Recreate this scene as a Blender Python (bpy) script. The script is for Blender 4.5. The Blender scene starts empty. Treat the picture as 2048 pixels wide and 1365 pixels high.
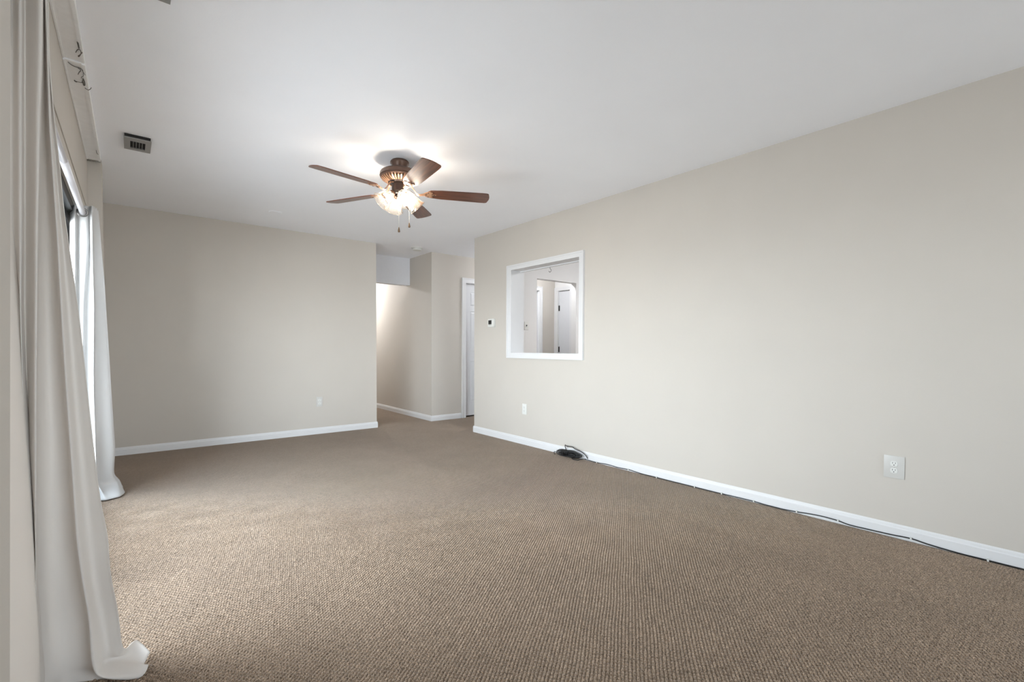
import bpy, bmesh, math, random
import numpy as np
from mathutils import Vector, Matrix

random.seed(4)
scene = bpy.context.scene
C = scene.collection
PI = math.pi

# ------------------------------------------------------------------ camera
CF, CYAW, CPIT, CROL, CVC, CH = 937.938845, 0.681894007, -0.0260153500, 0.00381412193, 719.810119, 1.07267537
_fw = Vector((math.sin(CYAW), math.cos(CYAW), 0)); _rt = Vector((math.cos(CYAW), -math.sin(CYAW), 0)); _up = Vector((0, 0, 1))
FW = _fw*math.cos(CPIT) + _up*math.sin(CPIT); _u2 = _up*math.cos(CPIT) - _fw*math.sin(CPIT)
RT = _rt*math.cos(CROL) + _u2*math.sin(CROL); UP = _u2*math.cos(CROL) - _rt*math.sin(CROL)
cam_data = bpy.data.cameras.new('camera'); cam = bpy.data.objects.new('camera', cam_data); C.objects.link(cam)
cam_data.sensor_fit = 'HORIZONTAL'; cam_data.sensor_width = 36.0; cam_data.lens = CF/2048*36.0
cam_data.shift_x = 0.0; cam_data.shift_y = (CVC - 682.5)/2048; cam_data.clip_start = 0.02; cam_data.clip_end = 200
m = Matrix((RT, UP, -FW)).transposed().to_4x4(); m.translation = Vector((0, 0, CH)); cam.matrix_world = m
scene.camera = cam

# ------------------------------------------------------------------ colour management
vs = scene.view_settings
vs.view_transform = 'Standard'; vs.look = 'None'; vs.gamma = 1.0; vs.use_curve_mapping = False
vs.exposure = 0.80
scene.cycles.use_denoising = True
scene.cycles.max_bounces = 12; scene.cycles.diffuse_bounces = 8; scene.cycles.transparent_max_bounces = 12
scene.cycles.sample_clamp_indirect = 8.0

# ------------------------------------------------------------------ sky: pale overcast, brightest low over the horizon
W = bpy.data.worlds.new('sky'); scene.world = W; W.use_nodes = True
nt = W.node_tree; nt.nodes.clear()
tc = nt.nodes.new('ShaderNodeTexCoord'); sp = nt.nodes.new('ShaderNodeSeparateXYZ'); rp = nt.nodes.new('ShaderNodeValToRGB')
ma = nt.nodes.new('ShaderNodeMapRange'); ma.inputs[1].default_value = -1; ma.inputs[2].default_value = 1
bg = nt.nodes.new('ShaderNodeBackground'); wo = nt.nodes.new('ShaderNodeOutputWorld')
nt.links.new(tc.outputs['Generated'], sp.inputs[0]); nt.links.new(sp.outputs['Z'], ma.inputs[0]); nt.links.new(ma.outputs[0], rp.inputs[0])
nt.links.new(rp.outputs[0], bg.inputs[0]); nt.links.new(bg.outputs[0], wo.inputs[0])
cr = rp.color_ramp; cr.elements[0].position = 0.46; cr.elements[0].color = (.50, .515, .54, 1)
cr.elements[1].position = 0.50; cr.elements[1].color = (.80, .845, .91, 1)
e = cr.elements.new(0.30); e.color = (.26, .265, .275, 1)
e = cr.elements.new(0.15); e.color = (.12, .12, .125, 1)
e = cr.elements.new(0.56); e.color = (.72, .78, .86, 1)
e = cr.elements.new(0.64); e.color = (.38, .42, .48, 1)
e = cr.elements.new(0.85); e.color = (.26, .30, .36, 1)
bg.inputs[1].default_value = 13.3

# ------------------------------------------------------------------ low hazy sun through the sliding door
sd = bpy.data.lights.new('sun', 'SUN'); sun = bpy.data.objects.new('sun', sd); C.objects.link(sun)
sd.energy = 1.9; sd.angle = math.radians(50); sd.color = (.97, .985, 1.0)
_d = Vector((1.0, -0.30, -0.75)).normalized()
sun.rotation_euler = _d.to_track_quat('-Z', 'Y').to_euler(); sun.location = (-6, 3, 3)

def portal(name, loc, rot, sx, sy):
    L = bpy.data.lights.new(name, 'AREA'); L.shape = 'RECTANGLE'; L.size = sx; L.size_y = sy; L.cycles.is_portal = True
    o = bpy.data.objects.new(name, L); C.objects.link(o); o.location = loc; o.rotation_euler = rot; return o
portal('sliding_door_portal', (-.42, 2.86, .95), (0, -PI/2, 0), 1.9, 3.1)
portal('added_window_portal', (1.95, -3.75, 1.42), (PI/2, 0, 0), 2.8, 1.8)

# ------------------------------------------------------------------ photo pixel -> point on a plane of the room
def ray(u, v): return FW + RT*((u - 1024)/CF) + UP*((CVC - v)/CF)
def onplane(u, v, ax, val):
    d = ray(u, v); o = Vector((0, 0, CH)); return o + d*((val - o[ax])/d[ax])
def PX(u, v, val): return onplane(u, v, 0, val)
def PY(u, v, val): return onplane(u, v, 1, val)
def PZ(u, v, val): return onplane(u, v, 2, val)

# ------------------------------------------------------------------ materials
def srgb(r, g, b):
    f = lambda c: (c/255/12.92) if c/255 <= .04045 else ((c/255 + .055)/1.055)**2.4
    return (f(r), f(g), f(b), 1)
def mat(name, col, rough=.6, metal=0.0, noise=0, nscale=40, bump=0, bscale=200, coat=0, spec=.5, emit=None, estr=0):
    m = bpy.data.materials.new(name); m.use_nodes = True; n = m.node_tree; b = n.nodes['Principled BSDF']
    b.inputs['Base Color'].default_value = col; b.inputs['Roughness'].default_value = rough; b.inputs['Metallic'].default_value = metal
    b.inputs['Specular IOR Level'].default_value = spec
    if coat: b.inputs['Coat Weight'].default_value = coat; b.inputs['Coat Roughness'].default_value = .15
    if emit: b.inputs['Emission Color'].default_value = emit; b.inputs['Emission Strength'].default_value = estr
    t = n.nodes.new('ShaderNodeTexCoord')
    if noise:
        q = n.nodes.new('ShaderNodeTexNoise'); q.inputs['Scale'].default_value = nscale; q.inputs['Detail'].default_value = 4
        n.links.new(t.outputs['Object'], q.inputs['Vector'])
        mx = n.nodes.new('ShaderNodeMix'); mx.data_type = 'RGBA'; mx.inputs[0].default_value = .5
        mr = n.nodes.new('ShaderNodeMapRange'); mr.inputs[1].default_value = .3; mr.inputs[2].default_value = .7
        n.links.new(q.outputs['Fac'], mr.inputs[0]); n.links.new(mr.outputs[0], mx.inputs[0])
        mx.inputs[6].default_value = tuple(c*(1 - noise) for c in col[:3]) + (1,); mx.inputs[7].default_value = tuple(min(1, c*(1 + noise)) for c in col[:3]) + (1,)
        n.links.new(mx.outputs[2], b.inputs['Base Color'])
    if bump:
        q = n.nodes.new('ShaderNodeTexNoise'); q.inputs['Scale'].default_value = bscale; q.inputs['Detail'].default_value = 3
        n.links.new(t.outputs['Object'], q.inputs['Vector'])
        bp = n.nodes.new('ShaderNodeBump'); bp.inputs['Strength'].default_value = bump; bp.inputs['Distance'].default_value = .002
        n.links.new(q.outputs['Fac'], bp.inputs['Height']); n.links.new(bp.outputs[0], b.inputs['Normal'])
    return m

M = {}
M['wall'] = mat('beige_wall_paint', srgb(194, 188, 180), .75, noise=.012, nscale=3, bump=.12, bscale=220)
M['wall_white'] = mat('white_wall_paint', srgb(222, 221, 220), .7, noise=.01, nscale=3, bump=.1, bscale=220)
M['soffit'] = mat('cool_white_paint', srgb(228, 230, 236), .7, noise=.01, bump=.1)
M['ceiling'] = mat('ceiling_paint', srgb(245, 247, 252), .85, noise=.012, nscale=2, bump=.15, bscale=160)
M['trim'] = mat('white_trim_gloss', srgb(216, 216, 217), .35, noise=.01, nscale=8)
M['door'] = mat('white_door_paint', srgb(208, 209, 212), .4, noise=.01)
M['casing_beige'] = mat('painted_door_head', srgb(186, 180, 171), .6, noise=.02)
M['plastic'] = mat('white_plastic', srgb(216, 216, 212), .35, noise=.008)
M['plate'] = mat('pale_grey_plate', srgb(196, 194, 190), .35, noise=.008)
M['slot'] = mat('dark_slot', srgb(25, 23, 22), .7, noise=.1)
M['screen'] = mat('dark_display', srgb(22, 24, 24), .2, noise=.1)
M['screen_grey'] = mat('grey_display_strip', srgb(150, 151, 146), .3, noise=.02)
M['black'] = mat('black_cable', srgb(22, 22, 23), .42, noise=.15, nscale=90)
M['bronze_frame'] = mat('dark_bronze_aluminium', srgb(24, 23, 23), .4, .3, noise=.1)
M['track'] = mat('white_headrail_enamel', srgb(240, 241, 243), .45, noise=.03, nscale=25)
M['dull_metal'] = mat('dull_zinc', srgb(172, 171, 168), .5, .2, noise=.35, nscale=140, bump=.4, bscale=300)
M['wire'] = mat('tarnished_wire', srgb(98, 95, 92), .4, .6, noise=.2, nscale=200)
M['vent'] = mat('grey_register_metal', srgb(152, 152, 151), .4, .25, noise=.04, nscale=30)
M['rod'] = mat('silver_white_rod', srgb(222, 222, 228), .28, .15, noise=.02)
M['ring'] = mat('brushed_nickel', srgb(120, 118, 116), .3, .85, noise=.08)
M['fan_metal'] = mat('oil_rubbed_bronze', srgb(92, 68, 56), .38, .45, noise=.08, nscale=60, coat=.2)
M['fan_dark'] = mat('dark_bronze_barrel', srgb(58, 48, 44), .4, .4, noise=.1, nscale=60)
M['iron'] = mat('antique_bronze_bracket', srgb(176, 138, 112), .35, .55, noise=.1, nscale=80)
M['edge'] = mat('blade_edge_dark', srgb(52, 34, 26), .5, noise=.1)
M['fob'] = mat('stained_wood_fob', srgb(92, 68, 44), .45, noise=.2, nscale=90)
M['chain'] = mat('pale_bead_chain', srgb(222, 216, 206), .35, .4, noise=.05)
M['bulb'] = mat('lit_bulb', srgb(255, 244, 225), .4, emit=(1.0, .92, .82, 1), estr=100)
M['lamp_dome'] = mat('lit_dome', srgb(255, 246, 232), .4, emit=(.96, .98, 1.0, 1), estr=98.0)
M['concrete'] = mat('patio_concrete', srgb(222, 224, 226), .9, noise=.1, nscale=6)

def wood_mat():
    m = bpy.data.materials.new('walnut_blade'); m.use_nodes = True; n = m.node_tree; b = n.nodes['Principled BSDF']
    t = n.nodes.new('ShaderNodeTexCoord'); mp = n.nodes.new('ShaderNodeMapping'); mp.inputs['Scale'].default_value = (3, 45, 45)
    q = n.nodes.new('ShaderNodeTexNoise'); q.inputs['Scale'].default_value = 1.6; q.inputs['Detail'].default_value = 6
    r = n.nodes.new('ShaderNodeValToRGB'); r.color_ramp.elements[0].position = .3; r.color_ramp.elements[0].color = srgb(66, 38, 28)
    r.color_ramp.elements[1].position = .72; r.color_ramp.elements[1].color = srgb(118, 70, 50)
    n.links.new(t.outputs['Object'], mp.inputs[0]); n.links.new(mp.outputs[0], q.inputs['Vector']); n.links.new(q.outputs['Fac'], r.inputs[0])
    n.links.new(r.outputs[0], b.inputs['Base Color']); b.inputs['Roughness'].default_value = .34; b.inputs['Coat Weight'].default_value = .35; b.inputs['Coat Roughness'].default_value = .22
    return m
M['wood'] = wood_mat()

def cloth_mat(name, col, trans):
    m = bpy.data.materials.new(name); m.use_nodes = True; n = m.node_tree; n.nodes.clear()
    o = n.nodes.new('ShaderNodeOutputMaterial'); d = n.nodes.new('ShaderNodeBsdfDiffuse'); tr = n.nodes.new('ShaderNodeBsdfTranslucent')
    mx = n.nodes.new('ShaderNodeMixShader'); mx.inputs[0].default_value = trans
    t = n.nodes.new('ShaderNodeTexCoord'); w1 = n.nodes.new('ShaderNodeTexNoise'); w1.inputs['Scale'].default_value = 420
    n.links.new(t.outputs['Object'], w1.inputs['Vector']); bp = n.nodes.new('ShaderNodeBump'); bp.inputs['Strength'].default_value = .15; bp.inputs['Distance'].default_value = .001
    n.links.new(w1.outputs['Fac'], bp.inputs['Height'])
    for s in (d, tr): s.inputs['Color'].default_value = col; n.links.new(bp.outputs[0], s.inputs['Normal'])
    n.links.new(d.outputs[0], mx.inputs[1]); n.links.new(tr.outputs[0], mx.inputs[2]); n.links.new(mx.outputs[0], o.inputs[0])
    return m
M['cloth_near'] = cloth_mat('white_blackout_cloth', srgb(224, 219, 214), .12)
M['cloth_far'] = cloth_mat('white_cotton_cloth', srgb(214, 214, 214), .26)

def thin_glass(name, tint, gloss, frost=0, frostcol=(1, 1, 1, 1)):
    m = bpy.data.materials.new(name); m.use_nodes = True; n = m.node_tree; n.nodes.clear()
    o = n.nodes.new('ShaderNodeOutputMaterial'); tr = n.nodes.new('ShaderNodeBsdfTransparent'); tr.inputs[0].default_value = tint
    g = n.nodes.new('ShaderNodeBsdfGlossy'); g.inputs['Roughness'].default_value = .06
    fr = n.nodes.new('ShaderNodeLayerWeight'); fr.inputs[0].default_value = gloss
    mx = n.nodes.new('ShaderNodeMixShader'); n.links.new(fr.outputs['Fresnel'], mx.inputs[0]); n.links.new(tr.outputs[0], mx.inputs[1]); n.links.new(g.outputs[0], mx.inputs[2])
    last = mx
    if frost:
        tl = n.nodes.new('ShaderNodeBsdfTranslucent'); tl.inputs[0].default_value = frostcol
        df = n.nodes.new('ShaderNodeBsdfDiffuse'); df.inputs[0].default_value = frostcol
        m1 = n.nodes.new('ShaderNodeMixShader'); m1.inputs[0].default_value = .5; n.links.new(tl.outputs[0], m1.inputs[1]); n.links.new(df.outputs[0], m1.inputs[2])
        t = n.nodes.new('ShaderNodeTexCoord'); q = n.nodes.new('ShaderNodeTexNoise'); q.inputs['Scale'].default_value = 55; n.links.new(t.outputs['Object'], q.inputs['Vector'])
        mr = n.nodes.new('ShaderNodeMapRange'); mr.inputs[1].default_value = .35; mr.inputs[2].default_value = .65; mr.inputs[3].default_value = frost*.5; mr.inputs[4].default_value = min(1, frost*1.5)
        n.links.new(q.outputs['Fac'], mr.inputs[0])
        m2 = n.nodes.new('ShaderNodeMixShader'); n.links.new(mr.outputs[0], m2.inputs[0]); n.links.new(mx.outputs[0], m2.inputs[1]); n.links.new(m1.outputs[0], m2.inputs[2]); last = m2
    n.links.new(last.outputs[0], o.inputs[0]); return m
M['glass'] = thin_glass('clear_door_glass', (.94, .96, .95, 1), .08)
M['shade'] = thin_glass('alabaster_bell_glass', (.98, .95, .90, 1), .35, .12, (.62, .54, .45, 1))

# carpet: looped pile in rows.  Row direction azimuth ~53 deg.
CA = math.radians(90 - 53); CPU, CPV = .0155, .0125
def carpet_mat():
    m = bpy.data.materials.new('looped_brown_carpet'); m.use_nodes = True; n = m.node_tree; L = n.links; b = n.nodes['Principled BSDF']
    b.inputs['Roughness'].default_value = .95; b.inputs['Specular IOR Level'].default_value = .1; b.inputs['Sheen Weight'].default_value = .25; b.inputs['Sheen Roughness'].default_value = .5
    t = n.nodes.new('ShaderNodeTexCoord'); mp = n.nodes.new('ShaderNodeMapping'); mp.vector_type = 'TEXTURE'; mp.inputs['Rotation'].default_value = (0, 0, CA); mp.inputs['Scale'].default_value = (CPU, CPV, 1)
    L.new(t.outputs['Object'], mp.inputs[0])
    wn = n.nodes.new('ShaderNodeTexNoise'); wn.inputs['Scale'].default_value = 3.0; wn.inputs['Detail'].default_value = 3; L.new(t.outputs['Object'], wn.inputs['Vector'])
    f1 = n.nodes.new('ShaderNodeTexNoise'); f1.inputs['Scale'].default_value = 260; f1.inputs['Detail'].default_value = 3; L.new(t.outputs['Object'], f1.inputs['Vector'])
    r = n.nodes.new('ShaderNodeValToRGB'); r.color_ramp.elements[0].position = .3; r.color_ramp.elements[0].color = srgb(92, 76, 62); r.color_ramp.elements[1].position = .7; r.color_ramp.elements[1].color = srgb(196, 172, 148)
    L.new(f1.outputs['Fac'], r.inputs[0])
    mx = n.nodes.new('ShaderNodeMix'); mx.data_type = 'RGBA'; mx.blend_type = 'MULTIPLY'; mx.inputs[0].default_value = .25
    # random tone per loop, standing in for contrast from shaded gaps
    fl = n.nodes.new('ShaderNodeVectorMath'); fl.operation = 'FLOOR'; L.new(mp.outputs[0], fl.inputs[0])
    wh = n.nodes.new('ShaderNodeTexWhiteNoise'); wh.noise_dimensions = '2D'; L.new(fl.outputs[0], wh.inputs['Vector'])
    tn = n.nodes.new('ShaderNodeMapRange'); tn.inputs[3].default_value = .90; tn.inputs[4].default_value = 1.08; L.new(wh.outputs['Value'], tn.inputs[0])
    m3 = n.nodes.new('ShaderNodeMix'); m3.data_type = 'RGBA'; m3.blend_type = 'MULTIPLY'; m3.inputs[0].default_value = 1.0
    L.new(r.outputs[0], m3.inputs[6]); L.new(tn.outputs[0], m3.inputs[7])
    L.new(m3.outputs[2], mx.inputs[6]); L.new(wn.outputs['Fac'], mx.inputs[7]); L.new(mx.outputs[2], b.inputs['Base Color'])
    sx = n.nodes.new('ShaderNodeSeparateXYZ'); L.new(mp.outputs[0], sx.inputs[0])
    def mth(op, a, bb=None, v=None):
        q = n.nodes.new('ShaderNodeMath'); q.operation = op; L.new(a, q.inputs[0])
        if bb is not None: L.new(bb, q.inputs[1])
        if v is not None: q.inputs[1].default_value = v
        return q.outputs[0]
    hx = mth('ABSOLUTE', mth('SINE', mth('MULTIPLY', sx.outputs[0], v=PI))); hy = mth('ABSOLUTE', mth('SINE', mth('MULTIPLY', sx.outputs[1], v=PI)))
    h = mth('MULTIPLY', hx, hy)
    f2 = n.nodes.new('ShaderNodeTexNoise'); f2.inputs['Scale'].default_value = 500; L.new(t.outputs['Object'], f2.inputs['Vector'])
    at = n.nodes.new('ShaderNodeAttribute'); at.attribute_name = 'relief'
    inv = n.nodes.new('ShaderNodeMath'); inv.operation = 'SUBTRACT'; inv.inputs[0].default_value = 1; L.new(at.outputs['Fac'], inv.inputs[1])
    hh = mth('MULTIPLY', h, inv.outputs[0]); h2 = n.nodes.new('ShaderNodeMath'); h2.operation = 'MULTIPLY_ADD'; L.new(f2.outputs['Fac'], h2.inputs[0]); h2.inputs[1].default_value = .16; L.new(hh, h2.inputs[2])
    bp = n.nodes.new('ShaderNodeBump'); bp.inputs['Strength'].default_value = 1.0; bp.inputs['Distance'].default_value = .0065
    L.new(h2.outputs[0], bp.inputs['Height']); L.new(bp.outputs[0], b.inputs['Normal'])
    return m
M['carpet'] = carpet_mat()

# ------------------------------------------------------------------ mesh helpers
def tagit(o, label=None, cat=None, group=None, kind=None):
    if label: o['label'] = label
    if cat: o['category'] = cat
    if group: o['group'] = group
    if kind: o['kind'] = kind
    return o
def empty(name, loc=(0, 0, 0), rot=(0, 0, 0)):
    o = bpy.data.objects.new(name, None); C.objects.link(o); o.location = loc; o.rotation_euler = rot; o.empty_display_size = .05; return o
def link(name, me, m, parent=None, smooth=False):
    me.materials.append(m)
    if smooth:
        for p in me.polygons: p.use_smooth = True
    o = bpy.data.objects.new(name, me); C.objects.link(o)
    if parent is not None: o.parent = parent
    return o
class MB:
    def __init__(s): s.b = bmesh.new()
    def box(s, x0, x1, y0, y1, z0, z1):
        v = [s.b.verts.new(p) for p in ((x0, y0, z0), (x1, y0, z0), (x1, y1, z0), (x0, y1, z0), (x0, y0, z1), (x1, y0, z1), (x1, y1, z1), (x0, y1, z1))]
        for f in ((0, 3, 2, 1), (4, 5, 6, 7), (0, 1, 5, 4), (1, 2, 6, 5), (2, 3, 7, 6), (3, 0, 4, 7)): s.b.faces.new([v[i] for i in f])
        return s
    def lathe(s, prof, seg=40, mtx=Matrix(), cap=True):
        rings = []
        for (r, z) in prof:
            rings.append([s.b.verts.new(mtx @ Vector((r*math.cos(2*PI*k/seg), r*math.sin(2*PI*k/seg), z))) for k in range(seg)] if r > 1e-6 else [s.b.verts.new(mtx @ Vector((0, 0, z)))])
        for a, b in zip(rings, rings[1:]):
            for k in range(seg):
                k2 = (k + 1) % seg
                if len(a) == 1 and len(b) == 1: continue
                if len(a) == 1: s.b.faces.new((a[0], b[k], b[k2]))
                elif len(b) == 1: s.b.faces.new((a[k], b[0], a[k2]))
                else: s.b.faces.new((a[k], b[k], b[k2], a[k2]))
        if cap:
            for rg in (rings[0], rings[-1]):
                if len(rg) > 1:
                    try: s.b.faces.new(rg)
                    except ValueError: pass
        return s
    def tube(s, pts, r, seg=10, caps=True):
        pts = [Vector(p) for p in pts]; n = len(pts); rings = []; prev = None
        for i, p in enumerate(pts):
            t = (pts[min(i + 1, n - 1)] - pts[max(i - 1, 0)]).normalized()
            if prev is None:
                a = t.cross(Vector((0, 0, 1)));
                if a.length < 1e-3: a = t.cross(Vector((0, 1, 0)))
            else: a = prev - t*prev.dot(t)
            if a.length < 1e-5: a = t.orthogonal()
            a.normalize(); prev = a; b = t.cross(a)
            rr = r[i] if isinstance(r, (list, tuple)) else r
            rings.append([s.b.verts.new(p + a*(rr*math.cos(2*PI*k/seg)) + b*(rr*math.sin(2*PI*k/seg))) for k in range(seg)])
        for a, b in zip(rings, rings[1:]):
            for k in range(seg): s.b.faces.new((a[k], a[(k + 1) % seg], b[(k + 1) % seg], b[k]))
        if caps: s.b.faces.new(rings[0][::-1]); s.b.faces.new(rings[-1])
        return s
    def prism(s, outline, z0, z1, mtx=Matrix()):
        a = [s.b.verts.new(mtx @ Vector((x, y, z0))) for x, y in outline]; b = [s.b.verts.new(mtx @ Vector((x, y, z1))) for x, y in outline]
        n = len(a); s.b.faces.new(a[::-1]); s.b.faces.new(b)
        for k in range(n): s.b.faces.new((a[k], a[(k + 1) % n], b[(k + 1) % n], b[k]))
        return s
    def grid(s, P):
        R = [[s.b.verts.new(p) for p in row] for row in P]
        for a, b in zip(R, R[1:]):
            for k in range(len(a) - 1): s.b.faces.new((a[k], a[k + 1], b[k + 1], b[k]))
        return s
    def bevel(s, w, seg=2):
        bmesh.ops.bevel(s.b, geom=[e for e in s.b.edges], offset=w, segments=seg, profile=.7, affect='EDGES', clamp_overlap=True); return s
    def build(s, name, m, parent=None, smooth=False, inv=None):
        bmesh.ops.recalc_face_normals(s.b, faces=s.b.faces)
        if inv is not None: s.b.transform(inv)
        me = bpy.data.meshes.new(name); s.b.to_mesh(me); s.b.free()
        o = link(name, me, m, parent, smooth)
        return o
def autosmooth(o, ang=35):
    me = o.data
    for p in me.polygons: p.use_smooth = True
    try: me.set_sharp_from_angle(angle=math.radians(ang))
    except Exception: pass
    return o
def struct(o, label=None, cat=None):
    o['kind'] = 'structure'
    if label: o['label'] = label
    if cat: o['category'] = cat
    return o
def smoothpath(pts, sub=6):
    pts = [Vector(p) for p in pts]; out = []
    for i in range(len(pts) - 1):
        p0 = pts[max(i - 1, 0)]; p1 = pts[i]; p2 = pts[i + 1]; p3 = pts[min(i + 2, len(pts) - 1)]
        for k in range(sub):
            t = k/sub; out.append(.5*((2*p1) + (p2 - p0)*t + (2*p0 - 5*p1 + 4*p2 - p3)*t*t + (3*p1 - p0 - 3*p2 + p3)*t**3))
    out.append(pts[-1]); return out

# ------------------------------------------------------------------ room dimensions
XR, YB, YC, XB, ZC = 3.364, 5.961, 4.899, 2.524, 2.44
XL, XP = -.231, -.153                    # recessed left wall plane / front of the piers
YP0, YP1 = .972, 4.625                   # recess in the left wall
YR = -3.6                                # wall behind the camera
DY0, DY1, DZ = 1.26, 4.44, 1.885          # sliding door opening
XK = 3.529                               # kitchen side of the right wall
YH = 5.985                               # far corridor wall

# floor --------------------------------------------------------------
def floor():
    ca, sa = math.cos(CA), math.sin(CA)
    S = 5; hu = CPU/S; hv = CPV/S
    # near part carries real loops; u,v = carpet axes
    U = np.arange(-70*S, 350*S); V = np.arange(-240*S, 330*S)
    # bounding: only cells that the view (with a margin) can see within ~3 m
    def inview(x, y):
        dx = x*FW.x + y*FW.y - CH*FW.z; rx = x*RT.x + y*RT.y - CH*RT.z; uy = x*UP.x + y*UP.y - CH*UP.z
        d = np.maximum(dx, .05); return (dx > .2) & (np.abs(CF*rx/d) < 1024 + 260) & (CVC - CF*uy/d < 1365 + 200) & (x > -.21) & (x < 3.34) & (y > -.6) & (y < 5.9) & (dx < 3.45)
    uu, vv = np.meshgrid((U + .5)*hu, (V + .5)*hv, indexing='ij')
    x = uu*ca - vv*sa; y = uu*sa + vv*ca
    keep = inview(x, y)
    ii, jj = np.nonzero(keep)
    nv = len(V) + 1
    idx = np.stack([ii*nv + jj, (ii + 1)*nv + jj, (ii + 1)*nv + jj + 1, ii*nv + jj + 1], 1)
    uniq, inv = np.unique(idx.ravel(), return_inverse=True)
    a = uniq//nv; b = uniq % nv
    gu = (U[0] + a)*hu; gv = (V[0] + b)*hv
    rng = np.random.default_rng(3)
    ru = np.floor(gu/CPU + 1e-6).astype(int); rv = np.floor(gv/CPV + 1e-6).astype(int)
    hs = (np.sin(ru*12.9898 + rv*78.233)*43758.5453) % 1.0
    h2 = (np.sin(ru*39.346 + rv*11.135)*24634.6345) % 1.0; h3 = (np.sin(ru*73.156 + rv*52.235)*14375.5964) % 1.0
    du = 2*(gu/CPU - ru) - 1; dv = 2*(gv/CPV - rv) - 1
    inside = (np.abs(du) < .82) & (np.abs(dv) < .95)
    d2 = ((du - .22*(h2 - .5))**2*.92 + (dv - .22*(h3 - .5))**2*.92)
    hgt = np.where(inside, np.sqrt(np.clip(1 - d2*.80, 0, 1)), 0)*(.0054 + .0034*hs)
    px = gu*ca - gv*sa; py = gu*sa + gv*ca
    # small wander so that the rows are not ruler straight
    px2 = px + .0015*np.sin(py*23 + px*7) + rng.normal(0, .00055, len(px)); py2 = py + .0015*np.sin(px*19 - py*5) + rng.normal(0, .00055, len(px))
    dep = px*FW.x + py*FW.y
    fade = np.clip((3.45 - dep)/1.2, 0, 1); fade = fade*fade*(3 - 2*fade)
    edge = np.clip((px + .205)/.02, 0, 1)*np.clip((3.335 - px)/.02, 0, 1); rel = fade*edge
    pz = hgt*fade*edge + .0008
    co = np.stack([px2, py2, pz], 1)
    faces = inv.reshape(-1, 4)
    # flat remainder
    ex = np.array([(-.36, YR - .05, 0), (6.6, YR - .05, 0), (6.6, 9.6, 0), (-.36, 9.6, 0)], float)
    base = len(co); co = np.vstack([co, ex]); rel = np.append(rel, [0]*4)
    loops = np.append(faces.ravel(), np.arange(base, base + 4)).astype(np.int32); nf = len(faces) + 1
    me = bpy.data.meshes.new('floor'); me.vertices.add(len(co)); me.vertices.foreach_set('co', co.ravel())
    me.loops.add(len(loops)); me.loops.foreach_set('vertex_index', loops)
    me.polygons.add(nf); me.polygons.foreach_set('loop_start', np.arange(0, nf*4, 4, dtype=np.int32))
    me.update(calc_edges=True); me.polygons.foreach_set('use_smooth', [True]*nf)
    at = me.attributes.new('relief', 'FLOAT', 'POINT'); at.data.foreach_set('value', rel.astype(np.float32))
    struct(link('floor', me, M['carpet']), 'brown looped wall-to-wall carpet with a fine grid of bumps', 'floor')
floor()

# ceiling --------------------------------------------------------------
struct(MB().box(-.36, 6.6, YR - .1, 9.6, ZC, ZC + .12).build('ceiling', M['ceiling']), 'plain white painted ceiling', 'ceiling')

# walls ----------------------------------------------------------------
b = MB()
b.box(-.36, XP, YR, .90, 0, ZC); A_ = [b.b.verts.new(q) for q in ((XL, .90, 0), (XP, .90, 0), (XP, .975, 0), (XL, .975, 0), (XL, .90, ZC), (XP, .90, ZC), (XP, 1.277, ZC), (XL, 1.277, ZC))]
for f_ in ((0, 3, 2, 1), (4, 5, 6, 7), (0, 1, 5, 4), (1, 2, 6, 5), (2, 3, 7, 6), (3, 0, 4, 7)): b.b.faces.new([A_[i] for i in f_])
                                      # near pier / wall
b.box(-.36, XL, .90, DY0, 0, ZC); b.box(-.36, XL, DY1, YP1, 0, ZC)      # beside the door
b.box(-.36, XL, DY0, DY1, DZ, ZC)                                      # above the door
b.box(-.36, XP, YP1, YP1 + .14, 0, ZC)                                 # far pier
b.box(-.36, -.212, YP1 + .14, YB + .12, 0, ZC)
struct(b.build('wall_left', M['wall']), 'beige left wall with a shallow recess around the sliding door', 'wall')
struct(MB().box(-.36, XB, YB, YB + .12, 0, ZC).build('wall_back', M['wall']), 'beige far wall ending at the hallway', 'wall')
PT0, PT1, PZ0, PZ1 = 3.107, 4.145, 1.013, 1.946                         # pass-through clear opening
b = MB()
b.box(XR, XK, YR, PT0 - .02, 0, ZC); b.box(XR, XK, PT1 + .02, YC, 0, ZC)
b.box(XR, XK, PT0 - .02, PT1 + .02, 0, PZ0 - .02); b.box(XR, XK, PT0 - .02, PT1 + .02, PZ1 + .02, ZC)
struct(b.build('wall_right', M['wall']), 'long beige right wall with a framed pass-through opening', 'wall')
RW0, RW1, RWZ0, RWZ1 = .9, 3.3, .6, 2.15
b = MB(); b.box(-.36, RW0, YR - .12, YR, 0, ZC); b.box(RW1, XK, YR - .12, YR, 0, ZC); b.box(RW0, RW1, YR - .12, YR, 0, RWZ0); b.box(RW0, RW1, YR - .12, YR, RWZ1, ZC)
struct(b.build('wall_rear', M['wall']), 'beige wall behind the camera', 'wall')
# corridor far wall, with two door openings
D2 = (3.952, 4.67); D3 = (4.80, 5.445); DTOP = 2.045
b = MB(); b.box(XR + .0, D2[0] - .02, YH, YH + .12, 0, ZC); b.box(D2[1] + .02, D3[0] - .02, YH, YH + .12, 0, ZC); b.box(D3[1] + .02, 5.95, YH, YH + .12, 0, ZC)
b.box(D2[0] - .02, D2[1] + .02, YH, YH + .12, DTOP + .02, ZC); b.box(D3[0] - .02, D3[1] + .02, YH, YH + .12, DTOP + .02, ZC)
struct(b.build('wall_corridor', M['wall']), 'beige corridor wall holding the white panelled door', 'wall')
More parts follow.
